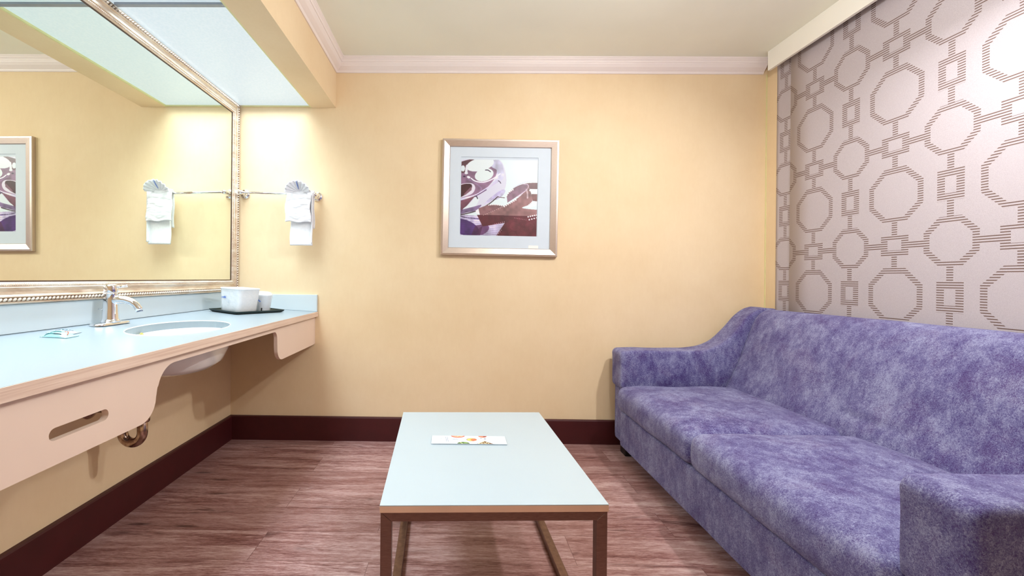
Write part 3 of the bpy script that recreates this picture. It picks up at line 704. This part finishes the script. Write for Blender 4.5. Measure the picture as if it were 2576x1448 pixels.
# lower flange
A_.put(A_.poly(q((60, 800), (330, 700), (60, 1030))), (110, 66, 84))
A_.put(A_.poly(bez(q((330, 720), (400, 760), (300, 920), (110, 950), (230, 840), (330, 720)))), (224, 236, 244)); A_.put(A_.line(bez(q((320, 705), (355, 715), (370, 750))), .006), (50, 30, 60))
A_.put(A_.poly(bez(q((60, 960), (280, 900), (440, 860), (340, 960), (180, 1000), (60, 1035)))), (108, 80, 130), .8)
A_.put(A_.ell(.50, .46, .10, .04, -40), (186, 180, 220), .8); A_.put(A_.ell(.42, .50, .14, .02, -40), (170, 160, 206), .6)
A_.put(A_.line(bez(q((730, 425), (755, 440), (775, 470))), .005), (60, 46, 80))
A_.put(A_.line(bez(q((60, 1045), (330, 975), (560, 850), (730, 705))), .006), (56, 36, 44)); A_.put(A_.line(q((730, 712), (850, 728)), .004), (90, 60, 70))
A_.put(A_.line(bez(q((60, 1062), (180, 1090), (400, 1108))), .005), (60, 40, 90))
A_.put(A_.poly(bez(q((340, 960), (420, 930), (420, 1020), (350, 1010)))), (240, 242, 250))
# film ribbon
G1, G2, G3 = (130, 92, 98), (112, 74, 80), (86, 26, 40)
A_.put(A_.poly(bez(q((880, 720), (930, 620), (1060, 520), (1240, 460), (1440, 450)))+q((1440, 560), (1290, 560), (1240, 480))), G2)
A_.put(A_.poly(bez(q((885, 700), (1000, 570), (1180, 480), (1255, 490), (1230, 570), (1060, 700), (900, 810)))), (132, 102, 122))
A_.put(A_.poly(bez(q((1250, 480), (1300, 600), (1335, 740), (1300, 830), (1160, 900), (1440, 930)))+q((1440, 1045), (420, 1045))+bez(q((560, 980), (820, 880), (1060, 740), (1230, 580)))), (136, 98, 100))
A_.put(A_.line(bez(q((1230, 570), (1248, 640), (1250, 720))), .010), (214, 190, 200), .8); A_.put(A_.line(bez(q((900, 500), (1180, 478), (1255, 490), (1240, 570), (1080, 700)))[14:], .005), (196, 176, 200))
A_.put(A_.poly(bez(q((390, 920), (560, 860), (700, 850), (830, 870)))+q((560, 1000), (420, 1040))), G1)
A_.put(A_.poly(q((1320, 650), (1440, 650), (1440, 780), (1340, 770))), (118, 78, 78))
A_.put(A_.poly(q((1290, 560), (1440, 560), (1440, 650), (1320, 650))), (222, 236, 242))
A_.put(A_.poly(bez(q((1340, 790), (1440, 775)))+q((1440, 830), (1240, 890))), (228, 238, 244))
A_.put(A_.poly(q((370, 1045), (1440, 1045), (1440, 1420), (700, 1420), (860, 1170), (620, 1215), (470, 1240))), G3)
A_.put(A_.poly(q((860, 1060), (1440, 1060), (1440, 1420), (940, 1420))) & (nz > .5), (112, 50, 60), .4)
for cx, cy, r_ in ((1040, 1230, .07), (1180, 1330, .08), (1300, 1220, .06), (1000, 1380, .05)): A_.put(A_.ell((cx-75)/1345, (cy-55)/1345, r_, r_*.8), (120, 56, 66), .35)
A_.put(A_.line(q((370, 1042), (1440, 1045)), .003), (70, 16, 36))
Wd = (240, 240, 246)
def dd(a, b_, n_, r_=.0095, bow=0):
    (x1, y1), (x2, y2) = q(a)[0], q(b_)[0]
    return A_.dots([(x1+(x2-x1)*i/(n_-1), y1+(y2-y1)*i/(n_-1)-bow*math.sin(PI*i/(n_-1))) for i in range(n_)], r_)
A_.put(dd((885, 680), (990, 580), 5, .010, .01), Wd); A_.put(dd((1010, 540), (1420, 430), 15, .009, .035), (206, 214, 232))
A_.put(dd((570, 860), (790, 865), 8, .008, .008), Wd); A_.put(dd((480, 1040), (840, 880), 12, .005), (206, 176, 176)); A_.put(dd((845, 880), (1045, 760), 7, .0095), Wd)
A_.put(dd((1295, 585), (1415, 590), 5, .012), Wd); A_.put(dd((1260, 860), (1325, 800), 4, .009), Wd); A_.put(dd((1300, 882), (1430, 830), 5, .010), Wd)
A_.put(dd((1270, 1055), (1420, 1020), 5, .010), Wd); A_.put(dd((1290, 1105), (1420, 1070), 4, .010), Wd); A_.put(dd((1030, 1080), (1230, 1110), 8, .004), (190, 140, 150))
A_.put(dd((620, 1215), (850, 1150), 8, .006), (190, 150, 170)); A_.put(dd((730, 1390), (800, 1300), 4, .006), (200, 170, 190))
def sm(n_, seed):
    g_ = np.random.default_rng(seed).random((n_+1, n_+1)); u = A_.X*n_; v = A_.Y*n_; i = u.astype(int); j = v.astype(int); fu = u-i; fv = v-j
    fu = fu*fu*(3-2*fu); fv = fv*fv*(3-2*fv)
    return (g_[j, i]*(1-fu)+g_[j, i+1]*fu)*(1-fv)+(g_[j+1, i]*(1-fu)+g_[j+1, i+1]*fu)*fv
sh = .74+.30*sm(9, 1)+.22*sm(26, 2); dk = (A_.a.mean(2) < 215)
bl = lambda a: (a+np.roll(a, 1, 0)+np.roll(a, -1, 0)+np.roll(a, 1, 1)+np.roll(a, -1, 1))/5
A_.a[1:-1, 1:-1] = bl(A_.a)[1:-1, 1:-1]
A_.a = np.where(dk[..., None], np.clip(A_.a*sh[..., None], 0, 240), A_.a)
A_.mesh('film_print', lambda u, v: (px0+(px1-px0)*u, -.0112, pz1-(pz1-pz0)*v), attr_mat('print_ink', .35), pic)

# ------------------------------------------------------------------ coffee table
ct_t = empty('coffee_table', (.0955, 1.5865, 0), math.radians(2.3), 'low white-topped coffee table with square metal tube frame', 'coffee table')
hx, hy = .3055, .408; TH = .45
MB().box(-hx, hx, -hy, hy, .4475, TH).build('top_surface', LAM, ct_t, bevel=.0006)
MB().box(-hx, hx, -hy, hy, .430, .4475).build('tabletop', TEDGE, ct_t, bevel=.0006)
w2 = .029; ix, iy = hx-.002, hy-.004
def bar(nm, *b_): return MB().box(*b_).build(nm, TUBE, ct_t, bevel=.0015)
def mitre_rail(ya, yb):
    v = [(-ix, ya, .430), (ix, ya, .430), (ix-w2, ya, .405), (-ix+w2, ya, .405)]
    m_ = MB().add(v+[(x, yb, z) for x, _, z in v], [(0, 1, 2, 3), (7, 6, 5, 4), (0, 4, 5, 1), (1, 5, 6, 2), (2, 6, 7, 3), (3, 7, 4, 0)])
    m_.build('apron_rail', TUBE, ct_t, bevel=.0008)
mitre_rail(-iy, -iy+w2); mitre_rail(iy-w2, iy)
bar('side_rail', -ix, -ix+w2, -iy+w2, iy-w2, .405, .430); bar('side_rail', ix-w2, ix, -iy+w2, iy-w2, .405, .430)
for sx_ in (-1, 1):
    for sy_ in (-1, 1):
        xo, xi = sx_*ix, sx_*(ix-w2); ya, yb = sorted((sy_*iy, sy_*(iy-w2)))
        v = [(xo, ya, 0), (xi, ya, 0), (xi, ya, .4045), (xo, ya, .4295)]
        MB().add(v+[(x, yb, z) for x, _, z in v], [(0, 1, 2, 3), (7, 6, 5, 4), (0, 4, 5, 1), (1, 5, 6, 2), (2, 6, 7, 3), (3, 7, 4, 0)]).build('leg', TUBE, ct_t, bevel=.0008)
bar('floor_rail', -ix, -ix+w2, -iy+w2, iy-w2, 0, w2); bar('floor_rail', ix-w2, ix, -iy+w2, iy-w2, 0, w2)
bar('floor_rail', -ix+w2, ix-w2, iy-w2, iy, 0, w2)

# menu card on the table
card = empty('menu_card', (.056, 1.640, TH+.0004), math.radians(.4), 'folded white menu card with food pictures lying on the coffee table', 'menu card')
cw, chh = .137, .040
K_ = Art(420, 124, (214, 224, 232))
def cq(x, y): return ((x-180)/2190, (y-140)/300)
def cell_(x, y, rx, ry): return K_.ell(*cq(x, y), rx/2190, ry/300)
K_.put(cell_(955, 130, 215, 85), (196, 88, 70)); K_.put(cell_(955, 130, 170, 55), (240, 190, 150)); K_.put(K_.dots([cq(900, 150), cq(1000, 165), cq(850, 150)], .02), (200, 70, 50))
K_.put(cell_(1700, 130, 135, 75), (206, 120, 86)); K_.put(cell_(1760, 160, 50, 25), (150, 50, 30))
K_.put(cell_(1360, 285, 155, 58), (96, 84, 40)); K_.put(cell_(1360, 285, 140, 50), (240, 200, 110)); K_.put(cell_(1420, 290, 90, 42), (230, 120, 80)); K_.put(K_.line([cq(1300, 270), cq(1400, 310), cq(1480, 280)], .006), (196, 60, 40))
K_.put(cell_(1110, 440, 180, 70), (70, 100, 50)); K_.put(K_.line([cq(1010, 380), cq(1080, 430)], .008), (220, 236, 150)); K_.put(cell_(1170, 405, 60, 16), (150, 180, 100))
K_.put(K_.poly([cq(1500, 440), cq(1730, 330), cq(1980, 440)]), (110, 70, 26))
for x, y in ((1600, 405), (1650, 380), (1700, 355), (1720, 410), (1790, 385), (1840, 415), (1650, 425), (1760, 432), (1560, 428)): K_.put(cell_(x, y, 26, 12), (248, 232, 190))
K_.put(cell_(1645, 232, 30, 9), (70, 84, 120)); K_.put(cell_(1760, 248, 36, 12), (50, 60, 96))
def txt(x0, x1, y0, y1, col, rows, per=14):
    for r_ in range(rows):
        ya = y0+(y1-y0)*r_/rows; a, b_ = cq(x0, ya); c_, d = cq(x1, ya+(y1-y0)/rows*.55)
        K_.put((K_.X > a) & (K_.X < c_) & (K_.Y > b_) & (K_.Y < d) & (np.sin(K_.X*900+r_*3)+np.sin(K_.X*373) > -.6), col)
txt(790, 960, 255, 310, (120, 132, 160), 2); txt(290, 390, 240, 320, (186, 200, 214), 3); txt(430, 490, 230, 325, (150, 160, 190), 4)
for x in (590, 640): K_.put(K_.line([cq(x, 190), cq(x+25, 370)], .003), (120, 130, 158))
for x in (2050, 2100, 2140): K_.put(K_.line([cq(x, 200), cq(x+75, 390)], .002), (160, 168, 190))
K_.mesh('printed_face', lambda u, v: ((u-.5)*2*cw*.995, (.5-v)*2*chh*.99, .0042), attr_mat('card_ink', .5), card)
MB().box(-cw, cw, -chh, chh, 0, .0012).box(-cw, cw, -chh, chh, .0026, .0040).box(-cw, -cw+.006, -chh, chh, .0012, .0026).build('card_leaves', MATB, card)

# ------------------------------------------------------------------ sofa
so = empty('sofa', (1.45, 1.82, 0), label='two-seat violet-grey velvet sofa with sloped arms along the right wall', cat='sofa')
def sp_(o): return rel(o, so)
SY0, SY1 = .845, 2.800; AW = .158; IY0, IY1 = SY0+AW, SY1-AW
def loftY(sections, name, mat, smooth=True):
    """sections: list of (y, [(x,z),...])"""
    m = MB(); n = len(sections[0][1]); vs_ = [(x, y, z) for y, pr in sections for x, z in pr]
    fs = [(i*n+k, i*n+(k+1) % n, (i+1)*n+(k+1) % n, (i+1)*n+k) for i in range(len(sections)-1) for k in range(n)]
    fs += [tuple(range(n))[::-1], tuple((len(sections)-1)*n+k for k in range(n))]
    m.add(vs_, fs, smooth); return m.build(name, mat)
def inset(pr, d):
    """shrink a closed profile by d along its normals"""
    n = len(pr); out = []
    ar = sum(pr[i][0]*pr[(i+1) % n][1]-pr[(i+1) % n][0]*pr[i][1] for i in range(n)); sg = 1 if ar > 0 else -1
    for i in range(n):
        a, b_ = Vector(pr[i-1]), Vector(pr[(i+1) % n]); t_ = (b_-a)
        if t_.length < 1e-9: out.append(pr[i]); continue
        t_.normalize(); nr = Vector((-t_.y, t_.x))*sg; out.append((pr[i][0]+nr.x*d, pr[i][1]+nr.y*d))
    return out
def resample(pts, step=.018):
    out = []
    for i in range(len(pts)):
        a, b_ = Vector(pts[i]), Vector(pts[(i+1) % len(pts)]); k = max(1, int((b_-a).length/step))
        out += [tuple(a+(b_-a)*j/k) for j in range(k)]
    return out
def arm_sections(pr, y0, y1, r, nmid=8, wob=.0):
    pr = resample(pr); S = []
    ys = [(0, r), (.15, r*.42), (.4, r*.12), (1, 0)]
    for a, d in ys: S.append((y0+a*r, inset(pr, d)))
    for i in range(1, nmid): S.append((y0+r+(y1-y0-2*r)*i/nmid, pr))
    for a, d in ys[::-1]: S.append((y1-a*r, inset(pr, d)))
    if wob: S = [(y, [(x+noise.noise(Vector((x*8, y*8, z*8)))*wob, z+noise.noise(Vector((x*8+5, y*8, z*8)))*wob) for x, z in p]) for y, p in S]
    return S
pad = arc(1.012, .420, .022, 270, 180, 4)+arc(1.018, .597, .033, 180, 90, 6)
pad += bez([(1.10, .632), (1.30, .632), (1.44, .636), (1.52, .650), (1.60, .690), (1.67, .755), (1.73, .828), (1.79, .876), (1.84, .892)], 5)
pad += [(1.90, .888), (1.93, .860), (1.935, .60), (1.935, .398)]
arms = []
for (a, b_) in ((IY1, SY1), (SY0, IY0)):
    sp_(loftY(arm_sections(pad, a, b_, .022, wob=.004), 'arm_pad', VELVET))
    lo = arc(1.022, .082, .014, 270, 180, 3)+[(1.006, .10), (1.006, .41), (1.93, .41), (1.93, .068)]
    sp_(loftY(arm_sections(lo, a+.010, b_-.010, .012), 'arm_panel', VELVET))
    if a > 2:
        pass
# seam band between pad top and side of the near arm
bk = bez([(1.590, .385), (1.606, .440), (1.640, .510), (1.676, .590), (1.706, .680), (1.736, .758), (1.766, .826), (1.800, .868), (1.842, .888), (1.885, .884), (1.920, .858), (1.936, .80)], 5)+[(1.938, .40)]
S = []
pr = resample(bk, .02); y0_, y1_ = IY0-.004, IY1+.002; r_ = .026
for a, d in [(0, r_), (.15, r_*.42), (.4, r_*.12), (1, 0)]: S.append((y0_+a*r_, inset(pr, d)))
for i in range(1, 44): S.append((y0_+r_+(y1_-y0_-2*r_)*i/44, pr))
for a, d in [(1, 0), (.4, r_*.12), (.15, r_*.42), (0, r_)]: S.append((y1_-a*r_, inset(pr, d)))
S2 = []
for y, p in S:
    e_ = 1-abs((y-(y0_+y1_)/2)/((y1_-y0_)/2))**6
    def crease(x, z): # soft horizontal pull from the cushion gap
        return .013*math.exp(-((z-.50-.02*(1.83-y))/.012)**2)*math.exp(-max(0, (1.86-y))*5)*(1 if 1.35 < y < 1.88 else 0)
    S2.append((y, [(x-(.012*e_*math.sin(min(1, max(0, (z-.4)/.45))*PI) if x < 1.85 else 0)+crease(x, z)*(x < 1.8)+noise.noise(Vector((x*5, y*5, z*5)))*.007, z+noise.noise(Vector((x*4+5, y*4, z*4)))*.005*(z > .6)) for x, z in p]))
sp_(loftY(S2, 'backrest', VELVET))
sp_(MB().rbox(.962, 1.655, 1.842, IY1+.007, .279, .426, .048, 22, crown=.018, wob=.007, seed=1, bulge=.008).build('seat_cushion', VELVET))
sp_(MB().rbox(.958, 1.655, IY0-.007, 1.834, .279, .430, .048, 22, crown=.022, wob=.007, seed=7, bulge=.008).build('seat_cushion', VELVET))
sp_(MB().rbox(.985, 1.90, IY0+.001, IY1-.001, .072, .276, .010, 22, wob=.002, seed=3).build('seat_base', VELVET))
for x_, y_ in ((1.07, SY1-.11), (1.07, SY0+.11), (1.86, SY1-.11), (1.86, SY0+.11)):
    sp_(MB().rbox(x_-.05, x_+.05, y_-.04, y_+.04, 0, .082, .008, 5).build('foot', BLACK))

# ------------------------------------------------------------------ valance and fabric panels on the right wall
va = empty('valance', (1.94, .6, 2.39), label='long white box valance along the top of the right wall', cat='valance')
rel(MB().box(1.900, 1.916, YF+.1, 2.735, 2.338, ZC-.0005).build('face_board', VAL), va)
rel(MB().box(1.916, XR-.001, YF+.1, 2.735, ZC-.03, ZC-.0005).build('top_board', VAL), va)
def panel(y0, y1, x, label):
    o = MB(); nY, nZ = 24, 30
    def fn(i, j):
        y = y0+(y1-y0)*i/nY; return (x+.0015*math.sin(i/nY*PI*3), y, .30+(2.418-.30)*j/nZ)
    vs_ = [fn(i, j) for i in range(nY+1) for j in range(nZ+1)]
    o.add(vs_, [(i*(nZ+1)+j, (i+1)*(nZ+1)+j, (i+1)*(nZ+1)+j+1, i*(nZ+1)+j+1) for i in range(nY) for j in range(nZ)], True)
    ob_ = o.build('fabric_panel', FABRIC); s_ = ob_.modifiers.new('s', 'SOLIDIFY'); s_.thickness = .0016; s_.offset = 1
    return tag(ob_, label, 'blind panel', None)
panel(2.30, 2.757, 1.974, 'octagon-patterned fabric panel, narrow strip nearest the back wall')
panel(-.9, 2.632, 1.964, 'wide octagon-patterned fabric panel hanging behind the sofa')
